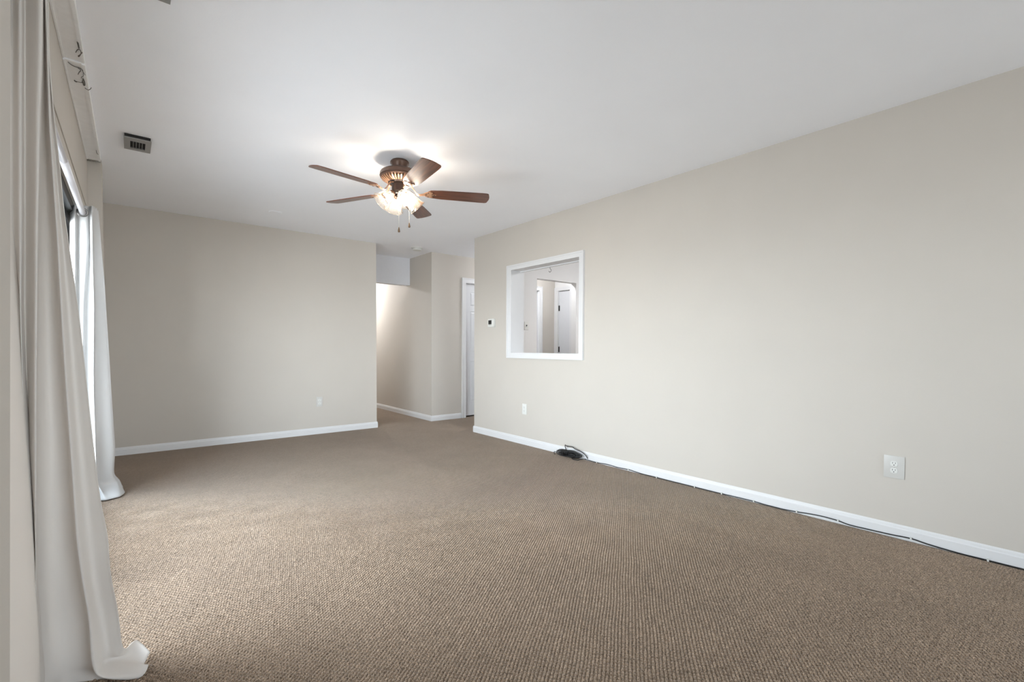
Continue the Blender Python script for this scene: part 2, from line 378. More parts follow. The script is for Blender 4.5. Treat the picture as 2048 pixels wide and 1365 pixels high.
# hallway running away behind the far wall
struct(MB().box(XR, XR + .12, YH + .12, 9.4, 0, ZC).build('wall_hall_right', M['wall']), 'beige right side wall of the narrow hallway', 'wall')
struct(MB().box(XB - .12, XB, YB + .12, 9.4, 0, ZC).build('wall_hall_left', M['wall']), 'beige left side wall of the narrow hallway', 'wall')
struct(MB().box(XB - .12, XR + .12, 9.4, 9.5, 0, ZC).build('wall_hall_end', M['wall']), 'beige end wall of the hallway', 'wall')
struct(MB().box(XB, XR, 6.66, 6.78, 2.028, ZC).build('wall_hall_header', M['soffit']), 'cool white dropped header across the hallway', 'header')
# kitchen shell
KB0, KB1, KBZ = 4.513, 5.325, 2.063
b = MB(); b.box(XK, KB0, 5.0, 5.1, 0, ZC); b.box(KB1, 6.5, 5.0, 5.1, 0, ZC); b.box(KB0, KB1, 5.0, 5.1, KBZ, ZC)
struct(b.build('wall_kitchen_back', M['wall_white']), 'white kitchen wall with a plain doorway, seen through the pass-through', 'wall')
struct(MB().box(XR + .12, 6.5, 6.85, 6.95, 0, ZC).build('wall_light_stop', M['wall']), 'unseen wall added behind the corridor doors to stop daylight leaking in', 'wall')  # added only to keep daylight out of the door gaps
struct(MB().box(6.5, 6.6, YR, 6.95, 0, ZC).build('wall_kitchen_side', M['wall_white']), 'white far side wall of the kitchen', 'wall')
struct(MB().box(XK, 6.5, YR - .1, YR, 0, ZC).build('wall_kitchen_rear', M['wall_white']), 'white rear wall of the kitchen', 'wall')
# corridor end wall with narrow door
EX = 5.83; D4 = (5.615, 5.893)
b = MB(); b.box(EX, EX + .1, 5.1, D4[0] - .015, 0, ZC); b.box(EX, EX + .1, D4[1] + .015, YH, 0, ZC); b.box(EX, EX + .1, D4[0] - .015, D4[1] + .015, 2.075, ZC)
struct(b.build('wall_corridor_end', M['wall_white']), 'white corridor end wall with a narrow hinged door', 'wall')

# baseboards -------------------------------------------------------------
def basebd(name, p0, p1, nrm, label, h=.078, t=.012):
    # profile extruded from p0 to p1; nrm points into the room
    prof = [(0, 0), (t, 0), (t, h*.70), (t*.72, h*.76), (t*.62, h*.90), (t*.3, h), (0, h)]
    b = MB(); p0 = Vector(p0); p1 = Vector(p1); nrm = Vector(nrm)
    A = [b.b.verts.new(p0 + nrm*a + Vector((0, 0, z))) for a, z in prof]; B = [b.b.verts.new(p1 + nrm*a + Vector((0, 0, z))) for a, z in prof]
    for k in range(len(prof)): b.b.faces.new((A[k], A[(k + 1) % len(prof)], B[(k + 1) % len(prof)], B[k]))
    b.b.faces.new(A); b.b.faces.new(B[::-1])
    return struct(b.build(name, M['trim']), label, 'baseboard')
basebd('baseboard_right', (XR, YR, 0), (XR, YC + .010, 0), (-1, 0, 0), 'white baseboard along the long right wall')
basebd('baseboard_right_end', (XR - .011, YC, 0), (XK, YC, 0), (0, 1, 0), 'white baseboard return at the free end of the right wall')
basebd('baseboard_back', (-.212, YB, 0), (XB + .010, YB, 0), (0, -1, 0), 'white baseboard along the far wall')
basebd('baseboard_back_end', (XB, YB - .011, 0), (XB, YB + .12, 0), (1, 0, 0), 'white baseboard return at the end of the far wall')
basebd('baseboard_hall', (XR, YH - .011, 0), (XR, 9.4, 0), (-1, 0, 0), 'white baseboard along the hallway side wall')
basebd('baseboard_corridor', (XR - .011, YH, 0), (3.868, YH, 0), (0, -1, 0), 'short white baseboard beside the panelled door')
basebd('baseboard_left', (-.212, YP1 + .14, 0), (-.212, YB, 0), (1, 0, 0), 'white baseboard in the far left corner')
basebd('baseboard_left_near', (XP, YR, 0), (XP, YP0, 0), (1, 0, 0), 'white baseboard on the near left wall')

# corner bead on the free end of the right wall
# ------------------------------------------------------------------ pass-through frame
w1 = empty('window_1', (XR, (PT0 + PT1)/2, PZ0)); struct(w1, 'white framed pass-through opening to the kitchen in the right wall', 'pass-through')
wi = Matrix.Translation(-Vector(w1.location))
def rail(b, prof, axis, a0, a1, other): pass
b = MB(); t0 = .018; O0, O1, OZ0, OZ1 = 3.050, 4.222, .953, 2.001
b.box(XR - t0, XR, O0, PT0, OZ0, OZ1); b.box(XR - t0, XR, PT1, O1, OZ0, OZ1); b.box(XR - t0, XR, PT0, PT1, OZ0, PZ0); b.box(XR - t0, XR, PT0, PT1, PZ1, OZ1)
b.box(XR - t0 - .006, XR - t0, O0, O0 + .016, OZ0, OZ1); b.box(XR - t0 - .006, XR - t0, O1 - .016, O1, OZ0, OZ1)
b.box(XR - t0 - .006, XR - t0, O0 + .016, O1 - .016, OZ1 - .016, OZ1); b.box(XR - t0 - .006, XR - t0, O0 + .016, O1 - .016, OZ0, OZ0 + .016)
b.build('casing', M['trim'], w1, inv=wi)
b = MB(); b.box(XR, XK + .01, PT0 - .02, PT0, PZ0, PZ1); b.box(XR, XK + .01, PT1, PT1 + .02, PZ0, PZ1); b.box(XR, XK + .01, PT0 - .02, PT1 + .02, PZ1, PZ1 + .02); b.box(XR, XK + .01, PT0 - .02, PT1 + .02, PZ0 - .02, PZ0)
b.build('jamb', M['trim'], w1, inv=wi)
b = MB(); b.box(XK - .05, XK - .03, PT0, PT1, PZ1 - .012, PZ1).build('head_strip', M['trim'], w1, inv=wi)
hk = PX(1100, 541, XK - .04)
hook = tagit(empty('cup_hook', (XK - .04, hk.y, PZ1 - .012)), 'small metal cup hook screwed under the head of the pass-through opening', 'hook')
pts = [(0, 0, 0), (0, 0, -.018)] + [(0, .017*math.sin(a), -.036 + .018*math.cos(a)) for a in np.linspace(0, -1.45*PI, 12)]
MB().tube(smoothpath(pts, 3), .0024, 8).build('shank', M['wire'], hook, True)

# ------------------------------------------------------------------ panelled door builder (in local frame: x along, z up, face toward -y)
def panel_door(name, x0, x1, ytop, face_y, label, casing=True, cw=.075, ax='y', panels=True, hinges=False, mirror=False):
    root = struct(empty(name, ((x0 + x1)/2, face_y, 0)), label, 'door')
    iv = Matrix.Translation(-Vector(root.location))
    z1 = ytop
    leaf = MB(); th = .035; yo = face_y + .035; z0 = .022
    W_ = x1 - x0
    leaf.box(x0 + .003, x1 - .003, yo + .010, yo + th, z0, z1 - .004)
    if panels:
        st = .105; mid = .10; cx = (x0 + x1)/2; rows = [(.24, .86), (1.00, 1.62), (1.71, z1 - .13)]
        xs = [(x0 + st, cx - mid/2), (cx + mid/2, x1 - st)]
        # stiles and rails proud of the panels
        leaf.box(x0 + .003, x0 + st, yo, yo + .010, z0, z1 - .004); leaf.box(x1 - st, x1 - .003, yo, yo + .010, z0, z1 - .004)
        zs = [z0] + [q for r_ in rows for q in r_] + [z1 - .004]
        for k in range(0, len(zs), 2): leaf.box(x0 + st, x1 - st, yo, yo + .010, zs[k], zs[k + 1])
        for (za, zb) in rows: leaf.box(cx - mid/2, cx + mid/2, yo, yo + .010, za, zb)
        lf = leaf.build('door_leaf', M['door'], root, inv=iv)
        for (za, zb) in rows:
            for (xa, xb) in xs:
                q = MB(); i = .022; o_ = [(xa, yo + .0095, za), (xb, yo + .0095, za), (xb, yo + .0095, zb), (xa, yo + .0095, zb)]; j = [(xa + i, yo + .001, za + i), (xb - i, yo + .001, za + i), (xb - i, yo + .001, zb - i), (xa + i, yo + .001, zb - i)]
                va = [q.b.verts.new(p) for p in o_]; vb = [q.b.verts.new(p) for p in j]; q.b.faces.new(vb)
                for k in range(4): q.b.faces.new((va[k], va[(k + 1) % 4], vb[(k + 1) % 4], vb[k]))
                q.build('raised_panel', M['door'], lf, inv=iv)
    else:
        leaf.box(x0 + .003, x1 - .003, yo, yo + .010, z0, z1 - .004); lf = leaf.build('door_leaf', M['door'], root, inv=iv)
    b = MB(); b.box(x0 - .018, x0, face_y, face_y + .12, 0, z1 + .018); b.box(x1, x1 + .018, face_y, face_y + .12, 0, z1 + .018); b.box(x0, x1, face_y, face_y + .12, z1, z1 + .018)
    b.build('door_jamb', M['trim'], root, inv=iv)
    b = MB(); t = .016
    b.box(x0 - cw, x0 - .006, face_y - t, face_y, 0, z1 + cw); b.box(x1 + .006, x1 + cw, face_y - t, face_y, 0, z1 + cw); b.box(x0 - .006, x1 + .006, face_y - t, face_y, z1 + .006, z1 + cw)
    b.box(x0 - cw, x0 - cw + .014, face_y - t - .006, face_y - t, 0, z1 + cw); b.box(x1 + cw - .014, x1 + cw, face_y - t - .006, face_y - t, 0, z1 + cw); b.box(x0 - cw + .014, x1 + cw - .014, face_y - t - .006, face_y - t, z1 + cw - .014, z1 + cw)
    b.build('door_casing', M['trim'], root, inv=iv)
    return root
panel_door('door_2', D2[0], D2[1], DTOP, YH, 'white six-panel door in the corridor, partly hidden by the end of the right wall')
panel_door('door_3', D3[0], D3[1], DTOP, YH, 'white door casing glimpsed at the left of the kitchen doorway')
# space behind the doors' gaps, kept dark by the added wall
# narrow hinged door in the corridor end wall
d4 = struct(empty('door_4', (EX, (D4[0] + D4[1])/2, 0)), 'narrow plain white door with black hinges seen through the pass-through', 'door')
iv = Matrix.Translation(-Vector(d4.location))
lf = MB().box(EX + .012, EX + .045, D4[0] + .003, D4[1] - .003, .01, 2.052).build('door_leaf', M['door'], d4, inv=iv)
b = MB(); b.box(EX, EX + .1, D4[0] - .015, D4[0], 0, 2.075); b.box(EX, EX + .1, D4[1], D4[1] + .015, 0, 2.075); b.box(EX, EX + .1, D4[0], D4[1], 2.06, 2.075)
b.build('door_jamb', M['trim'], d4, inv=iv)
b = MB(); b.box(EX - .016, EX, D4[0] - .055, D4[0] - .004, 0, 2.125); b.box(EX - .016, EX, D4[1] + .004, YH - .002, 0, 2.125); b.box(EX - .016, EX, D4[0] - .004, D4[1] + .004, 2.064, 2.125)
b.build('door_casing', M['trim'], d4, inv=iv)
for zz in (1.76, 1.04):
    hg = MB().box(EX + .001, EX + .011, D4[1] - .022, D4[1] + .002, zz - .045, zz + .05).build('hinge', M['slot'], lf, inv=iv); hg['label'] = 'black hinge'

# ------------------------------------------------------------------ sliding glass door
sdr = struct(empty('door_1', (XL - .06, (DY0 + DY1)/2, 0)), 'wide sliding glass door with a dark frame behind the white curtains', 'sliding door')
iv = Matrix.Translation(-Vector(sdr.location))
b = MB(); xa, xb = -.355, -.245
b.box(xa, xb, DY0, DY1, DZ - .055, DZ); b.box(xa, xb, DY0, DY1, 0, .045); b.box(xa, xb, DY0, DY0 + .05, .045, DZ - .055); b.box(xa, xb, DY1 - .05, DY1, .045, DZ - .055)
b.build('door_frame', M['bronze_frame'], sdr, inv=iv)
ym = (DY0 + DY1)/2
for (xx, ya, yb) in ((-.325, DY0 + .05, ym + .04), (-.285, ym - .04, DY1 - .05)):
    b = MB(); s_ = .045; z0, z1 = .045, DZ - .055
    b.box(xx - .015, xx + .015, ya, ya + s_, z0, z1); b.box(xx - .015, xx + .015, yb - s_, yb, z0, z1); b.box(xx - .015, xx + .015, ya + s_, yb - s_, z0, z0 + .06); b.box(xx - .015, xx + .015, ya + s_, yb - s_, z1 - .05, z1)
    sh = b.build('door_sash', M['bronze_frame'], sdr, inv=iv)
    MB().box(xx - .003, xx + .003, ya + s_, yb - s_, z0 + .06, z1 - .05).build('glass_pane', M['glass'], sh, inv=iv)
b = MB(); b.box(XL, XL + .008, DY0 + .0, DY1, DZ + .0, 2.012); b.box(XL, XL + .012, DY0, DY1, 2.004, 2.019)
b.build('head_trim', M['casing_beige'], sdr, inv=iv)

# unseen window added behind the camera to lift the ambient light
w2 = struct(empty('added_window', ((RW0 + RW1)/2, YR - .06, RWZ0)), 'wide unseen window added behind the camera for ambient light', 'window')
iv = Matrix.Translation(-Vector(w2.location)); b = MB()
b.box(RW0, RW1, YR - .1, YR - .04, RWZ0, RWZ0 + .04); b.box(RW0, RW1, YR - .1, YR - .04, RWZ1 - .04, RWZ1)
for xx in (RW0, (RW0 + RW1)/2 - .02, RW1 - .04): b.box(xx, xx + .04, YR - .1, YR - .04, RWZ0 + .04, RWZ1 - .04)
b.build('window_frame', M['trim'], w2, inv=iv)
MB().box(RW0 + .04, RW1 - .04, YR - .073, YR - .067, RWZ0 + .04, RWZ1 - .04).build('glass_pane', M['glass'], w2, inv=iv)

# outside patio slab
struct(MB().box(-.80, -.36, 1.0, 4.7, -.16, -.03).build('ground', M['concrete']), 'pale concrete patio slab outside the sliding door', 'patio')

# ------------------------------------------------------------------ blind headrail on the ceiling of the recess
hr = tagit(empty('blind_headrail', (XL, 3.04, ZC)), 'long white blind headrail along the ceiling above the sliding door', 'headrail')
iv = Matrix.Translation(-Vector(hr.location))
def rail_body(ya, yb, dz):
    b = MB(); z0 = ZC - .024 - dz
    b.box(XL + .001, XP - .012, ya, yb, z0, ZC - .0005); b.box(XP - .012, XP, ya, yb, z0 - .005, ZC - .0005)
    b.box(XL + .001, XL + .008, ya, yb, z0 - .004, z0)
    return b.build('headrail_body', M['track'], hr, inv=iv)
rail_body(1.285, 3.035, 0.0); rail_body(3.037, 4.535, .008)
o = MB(); o.box(XL + .002, XP - .002, 4.54, 4.615, ZC - .018, ZC - .0005); o.box(XL + .004, XP - .004, 4.552, 4.556, ZC - .024, ZC - .018); o.box(XL + .004, XP - .004, 4.604, 4.608, ZC - .024, ZC - .018)
o = o.build('end_bracket', M['dull_metal'], hr, inv=iv); o['label'] = 'dull grey metal end bracket'
for (u, v) in ((178, 317), (176, 320), (198, 326)):
    p = PZ(u, v, ZC - .018); MB().lathe([(.0, -.002), (.005, -.002), (.005, .001), (0, .001)], 10, Matrix.Translation(p)).build('bracket_screw', M['slot'], o, inv=iv)
def hookpath(pix, zs, r=.0016):
    pts = [PZ(u, v, zz) for (u, v), zz in zip(pix, zs)]
    return MB().tube(smoothpath(pts, 4), r, 7).build('wire_hook', M['wire'], hr, True, inv=iv)
z_ = ZC - .032
hookpath([(155, 84), (156.5, 90), (158, 96)], [z_ + .004, z_ - .002, z_ - .004], .003)
hookpath([(151.5, 105), (154, 100.5), (157.5, 98.5), (161, 101), (162, 107), (158, 113.5), (156.5, 112), (160, 110), (164.5, 105)], [z_ - .01, z_ - .008, z_, z_ - .004, z_ - .01, z_ - .012, z_ - .01, z_ - .008, z_])
hookpath([(136, 124), (143, 130), (152, 134), (158, 135.5), (163, 138.5), (166.5, 144), (170.5, 150)], [z_ - .004]*7)
hookpath([(156, 149), (158.5, 144), (161, 142), (160, 138.5), (156, 136.5)], [z_ - .012, z_ - .01, z_ - .006, z_ - .006, z_ - .006])
hookpath([(165, 140), (167, 148), (166, 153), (163, 154), (162.5, 157)], [z_ - .01]*5, .0012)
hookpath([(166, 158), (168.5, 163), (169.5, 170), (167.5, 170.5), (166, 165)], [z_ - .008]*5, .0026)
hookpath([(149.5, 163), (155, 163.5), (160, 165), (164, 165), (165.5, 161)], [z_ - .02, z_ - .014, z_ - .01, z_ - .008, z_ - .004], .0015)
hookpath([(149, 161), (151.5, 163.2), (153.5, 163.4)], [z_ - .02]*3, .003)
hookpath([(170, 176), (173, 178.5), (177, 180), (181, 178), (182.5, 175)], [z_ - .006, z_ - .012, z_ - .014, z_ - .01, z_ - .002])
hookpath([(192.5, 301), (193.5, 306), (196.5, 309)], [z_ - .008]*3, .0016)

# ------------------------------------------------------------------ curtain rod
RX, RZ = -.200, 1.814; RG = PX(165, 425, RX); RY = RG.y; RZ = RG.z
crd = tagit(empty('curtain_rod', (RX, 2.6, RZ)), 'slim silvery white curtain rod above the sliding door', 'curtain rod')
iv = Matrix.Translation(-Vector(crd.location))
MB().tube([(RX, 1.19, RZ), (RX, 2.62, RZ)], .0125, 20).build('rod_tube', M['rod'], crd, True, inv=iv)
MB().tube([(RX, 2.60, RZ), (RX, RY + .62, RZ)], .0138, 20).build('rod_tube', M['rod'], crd, True, inv=iv)
for yy in (1.22, RY + .60):
    b = MB(); b.box(XL + .0005, RX, yy - .006, yy + .006, RZ - .004, RZ + .004); b.box(XL + .0005, XL + .005, yy - .014, yy + .014, RZ - .03, RZ + .03); b.build('rod_bracket', M['ring'], crd, inv=iv)

# ------------------------------------------------------------------ curtains
def curtain_surface(rows, ncol, sub=5):
    """rows: list of lists of control points (Vector) ; returns a smooth grid of points"""
    R = [smoothpath(r, sub) for r in rows]
    cols = list(zip(*R)); G = [smoothpath(c, sub) for c in cols]
    return list(zip(*G))
def curtain(name, rows, m, label, group, rings, bottom=True):
    G = curtain_surface(rows, 0)
    G = [[Vector((p.x, p.y, max(p.z, .0045))) for p in r] for r in G]
    root = tagit(empty(name, tuple(G[0][len(G[0])//2])), label, 'curtain', group)
    iv = Matrix.Translation(-Vector(root.location))
    o = MB().grid(G).build('curtain_panel', m, root, True, inv=iv)
    md = o.modifiers.new('thickness', 'SOLIDIFY'); md.thickness = .0016; md.offset = 0
    for (p, nrm, r) in rings:
        q = Vector(nrm).to_track_quat('Z', 'Y').to_matrix().to_4x4(); q.translation = Vector(p)
        MB().lathe([(r*.62, -.003), (r*.66, -.005), (r*.95, -.004), (r, 0), (r*.95, .004), (r*.66, .005), (r*.62, .003), (r*.62, -.003)], 32, q, cap=False).build('grommet', M['ring'], root, True, inv=iv)
    return root, o

# near curtain: silhouettes read at several heights, folds alternating nearer / farther from the eye
vs_ = [-75, 0, 120, 240, 320, 420, 500, 632, 793, 900, 999, 1075, 1149, 1224]
rgt = np.interp(vs_, [-75, 0, 100, 200, 240, 260, 320, 420, 500, 573, 632, 793, 900, 999, 1063, 1149, 1224, 1271], [92, 96, 98, 101, 109, 112, 118, 128, 139, 147, 158, 176, 188, 201, 214.6, 221.5, 236, 248.7])
rid = np.interp(vs_, [-75, 0, 240, 320, 500, 588, 705, 793, 900, 999, 1100, 1224], [90, 92, 99, 104, 116, 120, 129, 134, 142, 149, 157, 178])
rda = np.interp(vs_, [-75, 0, 120, 240, 500, 793, 1224], [83, 82, 81, 78, 74, 72, 72])
rows = []
YBt = np.interp(vs_, [-75, 1300], [1.40, 1.985])
YBt = np.interp(vs_, [-75, 0, 300, 600, 900, 1150, 1300], [1.37, 1.41, 1.56, 1.70, 1.82, 1.92, 1.985])
for i, v in enumerate(vs_):
    Yb = YBt[i]; A = rda[i]; B = rid[i]; R_ = rgt[i]; low = i/len(vs_)
    am = .028 + .02*low
    cc = [(-95, -.15, 0), (-50, -.13, 0), (-14, -.10, .6), (8, -.05, -.5), (24, -.04, 1.1), (41, -.03, -.2), (49, -.03, .9), (60, -.02, .2), (A - 1, -.01, -1.0), (A + 4, -.005, -.3), ((A*.55 + B*.45), .0, .75), (B - 4, .0, .35), (B, .0, -.75), (B + (R_ - B)*.35 + .5, .01, .25), (B + (R_ - B)*.8 + 1, .01, .15), (R_, .015, -.1)]
    row = []
    for (u, dy, s_) in cc:
        Y = Yb + dy + s_*am
        if u < 0: Y = {-95: 1.24, -50: 1.30, -14: 1.42}[u] + s_*.03
        p = PY(u, v, Y)
        if p.x < XL + .012: p.x = XL + .012 + .002*s_
        row.append(p)
    z0 = row[-1].z; row = [Vector((p.x, p.y, z0 + (p.z - z0)*.35)) for p in row]
    rows.append(row)
# hem that spills on to the carpet
last = rows[-1]
spill = [[(.0, .0, .052)], ]
def shift(row, dz, f, extra):
    out = []
    for k, p in enumerate(row):
        t = k/(len(row) - 1)
        out.append(Vector((p.x + f*t*t + extra[k % len(extra)]*t, p.y + extra[(k + 1) % len(extra)]*.8*t, dz + .012*math.sin(k*2.1)*t)))
    return out
rows.append(shift(last, .085, .012, [0, .006, -.005]))
h1 = shift(last, .040, .035, [.01, -.012, .006]); 
h1[-1] = Vector((.000, 2.045, .060)); h1[-2] = Vector((-.018, 2.00, .045)); rows.append(h1)
h2 = shift(last, .008, .045, [.012, -.012, .0])
h2[-1] = Vector((.036, 1.995, .030)); h2[-2] = Vector((.018, 1.965, .006)); h2[-3] = Vector((.030, 1.925, .024)); h2[-4] = Vector((.002, 1.90, .006)); rows.append(h2)
rp_ = PY(27, 2, 1.40)
curtain('curtain', rows, M['cloth_near'], 'tall white curtain nearest the camera at the left, its hem spilling on to the carpet', 'white curtains of the sliding door',
        [((RX, 1.345, RZ), (.25, -1, .0), .026)])

# far curtain
vf = [417, 455, 500, 560, 617, 705, 779, 850, 900, 930, 952]
rr = np.interp(vf, [415, 455, 500, 544, 617, 705, 779, 881, 900, 918, 930, 952], [193.5, 197, 200.5, 205, 209.6, 215.5, 220, 227, 228.3, 229, 226.7, 227])
r2 = np.interp(vf, [415, 500, 617, 764, 952], [185, 186, 189, 188, 194])
r1 = np.interp(vf, [415, 500, 617, 700, 952], [176, 177, 170, 169, 172])
Yf = np.interp(vf, [417, 952], [RY + .02, 4.33])
rows = []
for i, v in enumerate(vf):
    Y = Yf[i]; am = .012 + .02*i/len(vf)
    cc = [(140, .10, 0), (146, .03, 0), (150, .0, 0), (156, .02, .35), (163, .01, .1), (r1[i] - 3, .01, -.4), (r1[i] + 2, .02, .45), (r2[i] - 5, .012, .1), (r2[i] - 1, .0, -.7), (r2[i] + 3, .03, .0), (rr[i] - 4, .07, .2), (rr[i], .10, .0)]
    row = [PY(u, v, Y + dy + s_*am) for (u, dy, s_) in cc]
    z0 = row[-1].z; row = [Vector((max(p.x, XL - .05) if p.z < DZ - .03 else p.x, p.y, z0 + (p.z - z0)*.5)) for p in row]
    # the returning edge folds back along the wall
    e_ = row[-1]; row += [Vector((e_.x - .012, e_.y + .03, e_.z)), Vector((e_.x + .004, e_.y + .06, e_.z)), Vector((e_.x - .02, min(e_.y + .10, 4.60), e_.z))]
    rows.append(row)
last = rows[-1]; n_ = len(last)
a = []
for k, p in enumerate(last):
    t = k/(n_ - 1); a.append(Vector((p.x + .03*t, p.y + .03*t, .075)))
rows.append(a)
a = []
hem = [(196, 1002), (203, 1001.5), (212, 1001), (223.5, 998), (232, 996), (241, 993), (249.5, 986), (246.5, 979), (245, 972)]
base = [Vector((p.x, p.y, .02)) for p in last[:n_ - len(hem)]]
for (u, v) in hem: base.append(PZ(u, v, .010))
rows.append(base)
fr = (RX, RY - .004, RZ)
curtain('curtain', rows, M['cloth_far'], 'bright white curtain gathered at the far end of the sliding door', 'white curtains of the sliding door',
        [(fr, (.18, -1, -.05), .026)])

# ------------------------------------------------------------------ ceiling fan
FXY = (1.5487, 3.2245)
fan = tagit(empty('ceiling_fan', (FXY[0], FXY[1], ZC)), 'brown five-blade ceiling fan with a lit cluster of glass bell shades', 'ceiling fan')
def z(h): return h - ZC
MB().lathe([(.0, 0), (.058, -.0005), (.064, -.006), (.068, -.014), (.067, -.024), (.056, -.042), (.051, -.062), (.0, -.063)], 48).build('canopy', M['fan_metal'], fan, True)
autosmooth(fan.children[-1]) if fan.children else None
MB().lathe([(.0, -.060), (.030, -.060), (.030, -.080), (.0, -.080)], 32).build('downrod', M['fan_dark'], fan, True)
mh = autosmooth(MB().lathe([(.0, -.070), (.075, -.071), (.118, -.077), (.136, -.087), (.141, -.097), (.141, -.113), (.143, -.116), (.141, -.119), (.138, -.122), (.139, -.127), (.132, -.132), (.0, -.132)], 64).build('motor_housing', M['fan_metal'], fan))
b = MB()
for k in range(36):
    a0 = 2*PI*k/36; q = Matrix.Rotation(a0, 4, 'Z')
    pts = [(.134, -.131), (.128, -.142), (.108, -.154), (.084, -.163), (.084, -.157), (.106, -.148), (.124, -.137), (.128, -.131)]
    w = .0055; A = [b.b.verts.new(q @ Vector((r, -w, zz))) for r, zz in pts]; B = [b.b.verts.new(q @ Vector((r, w, zz))) for r, zz in pts]
    n = len(pts); b.b.faces.new(A); b.b.faces.new(B[::-1])
    for j in range(n): b.b.faces.new((A[j], B[j], B[(j + 1) % n], A[(j + 1) % n]))
b.build('vent_ring', M['iron'], mh)
MB().lathe([(.0, -.130), (.112, -.130), (.100, -.144), (.078, -.155), (.0, -.155)], 48).build('inner_bowl', M['fan_dark'], mh, True)
MB().lathe([(0, -.153), (.076, -.155), (.078, -.161), (.070, -.167), (.058, -.170), (0, -.170)], 48).build('flywheel', M['fan_dark'], fan, True)
sw = autosmooth(MB().lathe([(0, -.168), (.052, -.168), (.058, -.173), (.057, -.226), (.050, -.235), (.036, -.242), (.0, -.243)], 48).build('switch_housing', M['fan_dark'], fan))
# blades
PH = math.radians(45.612); BZ = 2.213 - ZC
def blade(k):
    th = PH + k*2*PI/5; q = Matrix.Rotation(th, 4, 'Z') @ Matrix.Translation((0, 0, BZ)) @ Matrix.Rotation(math.radians(-11.5), 4, 'X')
    r0, r1 = .205, .660; out = []
    w0, w1 = .054, .068
    out += [(r0 + .02, -w0 + .004), (r0 + .1, -w0 - .006), (r1 - .06, -w1), (r1 - .022, -w1 + .001)]
    for a in np.linspace(-PI/2, 0, 6)[1:]: out.append((r1 - .020 + .017*math.cos(a), -w1 + .021 + .019*math.sin(a)))
    for t_ in np.linspace(-.8, .8, 7): out.append((r1 - .003 + .008*(1 - t_*t_), t_*(w1 - .022)))
    for a in np.linspace(0, PI/2, 6)[:-1]: out.append((r1 - .020 + .017*math.cos(a), w1 - .021 + .019*math.sin(a)))
    out += [(r1 - .022, w1 - .001), (r1 - .06, w1), (r0 + .1, w0 + .006), (r0 + .02, w0 - .004), (r0, w0 - .022), (r0 - .004, 0), (r0, -w0 + .022)]
    o = MB().prism(out, -.003, .003).build('blade', M['wood'], fan); o.matrix_local = q
    # blade iron: arm from the flywheel that forks into a scrolled plate under the blade
    i = MB()
    ctr = [(.150, 0), (.168, .008), (.184, .024), (.200, .036), (.222, .041), (.238, .034), (.240, .022), (.228, .016), (.236, .006), (.262, .004), (.266, 0)]
    oi = [(x, -y) for x, y in ctr] + [(x, y) for x, y in ctr[::-1][1:]][:-1]
    i.prism(oi, -.0075, -.0032)
    arm = [Vector((.066, 0, .060)), Vector((.086, 0, .052)), Vector((.104, 0, .026)), Vector((.122, 0, -.002)), Vector((.140, 0, -.010)), Vector((.165, 0, -.006)), Vector((.185, 0, -.0055))]
    for a_, b_ in ((-1, 1),):
        P = []
        for j, p in enumerate(smoothpath(arm, 4)):
            wd = .017 - .006*math.sin(PI*min(1, j/14.0)); P.append([(p.x, -wd, p.z - .004), (p.x, -wd*.5, p.z - .008), (p.x, wd*.5, p.z - .008), (p.x, wd, p.z - .004), (p.x, wd*.4, p.z), (p.x, -wd*.4, p.z), (p.x, -wd, p.z - .004)])
        i.grid([[Vector(v_) for v_ in r_] for r_ in P])
    io = i.build('blade_iron', M['iron'], fan); io.matrix_local = q
    for (sx, sy) in ((.205, .026), (.205, -.026), (.250, 0)):
        MB().lathe([(0, -.0105), (.004, -.0100), (.0055, -.0072), (0, -.007)], 12, Matrix.Translation((sx, sy, 0))).build('screw', M['fan_dark'], io, True)
    return o
for k in range(5): blade(k)
# light kit
def shade(th):
    d = Vector((math.cos(th), math.sin(th), 0)); ax = (d*math.sin(math.radians(47)) + Vector((0, 0, -1))*math.cos(math.radians(47))).normalized()
    neck = d*.056 + Vector((0, 0, -.245))
    q = ax.to_track_quat('Z', 'Y').to_matrix().to_4x4(); q.translation = neck
    MB().tube([d*.012 + Vector((0, 0, -.238)), d*.034 + Vector((0, 0, -.236)), neck + ax*.004], .009, 12).build('lamp_arm', M['fan_metal'], sw, True)
    MB().lathe([(0, -.012), (.018, -.012), (.023, -.004), (.024, .014), (.020, .020), (0, .020)], 28, q).build('socket_cup', M['fan_metal'], sw, True)
    prof = [(.0245, .008), (.030, .018), (.040, .030), (.049, .046), (.053, .064), (.054, .080), (.057, .094), (.064, .106), (.070, .112)]
    b = MB(); seg = 48; rings = []
    for (r, zz) in prof:
        rings.append([b.b.verts.new(q @ Vector(((r + .0025*(zz/.1)*math.cos(8*2*PI*k/seg))*math.cos(2*PI*k/seg), (r + .0025*(zz/.1)*math.cos(8*2*PI*k/seg))*math.sin(2*PI*k/seg), zz))) for k in range(seg)])
    for A, B in zip(rings, rings[1:]):
        for k in range(seg): b.b.faces.new((A[k], B[k], B[(k + 1) % seg], A[(k + 1) % seg]))
    b.tube([q @ Vector((.0700*math.cos(a), .0700*math.sin(a), .112)) for a in np.linspace(0, 2*PI, 49)], .0016, 6, caps=False)
    b.build('lamp_shade', M['shade'], fan, True)
    MB().lathe([(0, .016), (.010, .017), (.011, .030), (.017, .044), (.0215, .056), (.021, .066), (.014, .075), (0, .079)], 24, q).build('light_bulb', M['bulb'], fan, True)
for a in (-96, 174, 84, -6): shade(math.radians(a))
MB().lathe([(0, -.245), (.016, -.246), (.018, -.262), (.010, -.272), (.006, -.284), (0, -.286)], 24).build('finial', M['fan_metal'], sw, True)
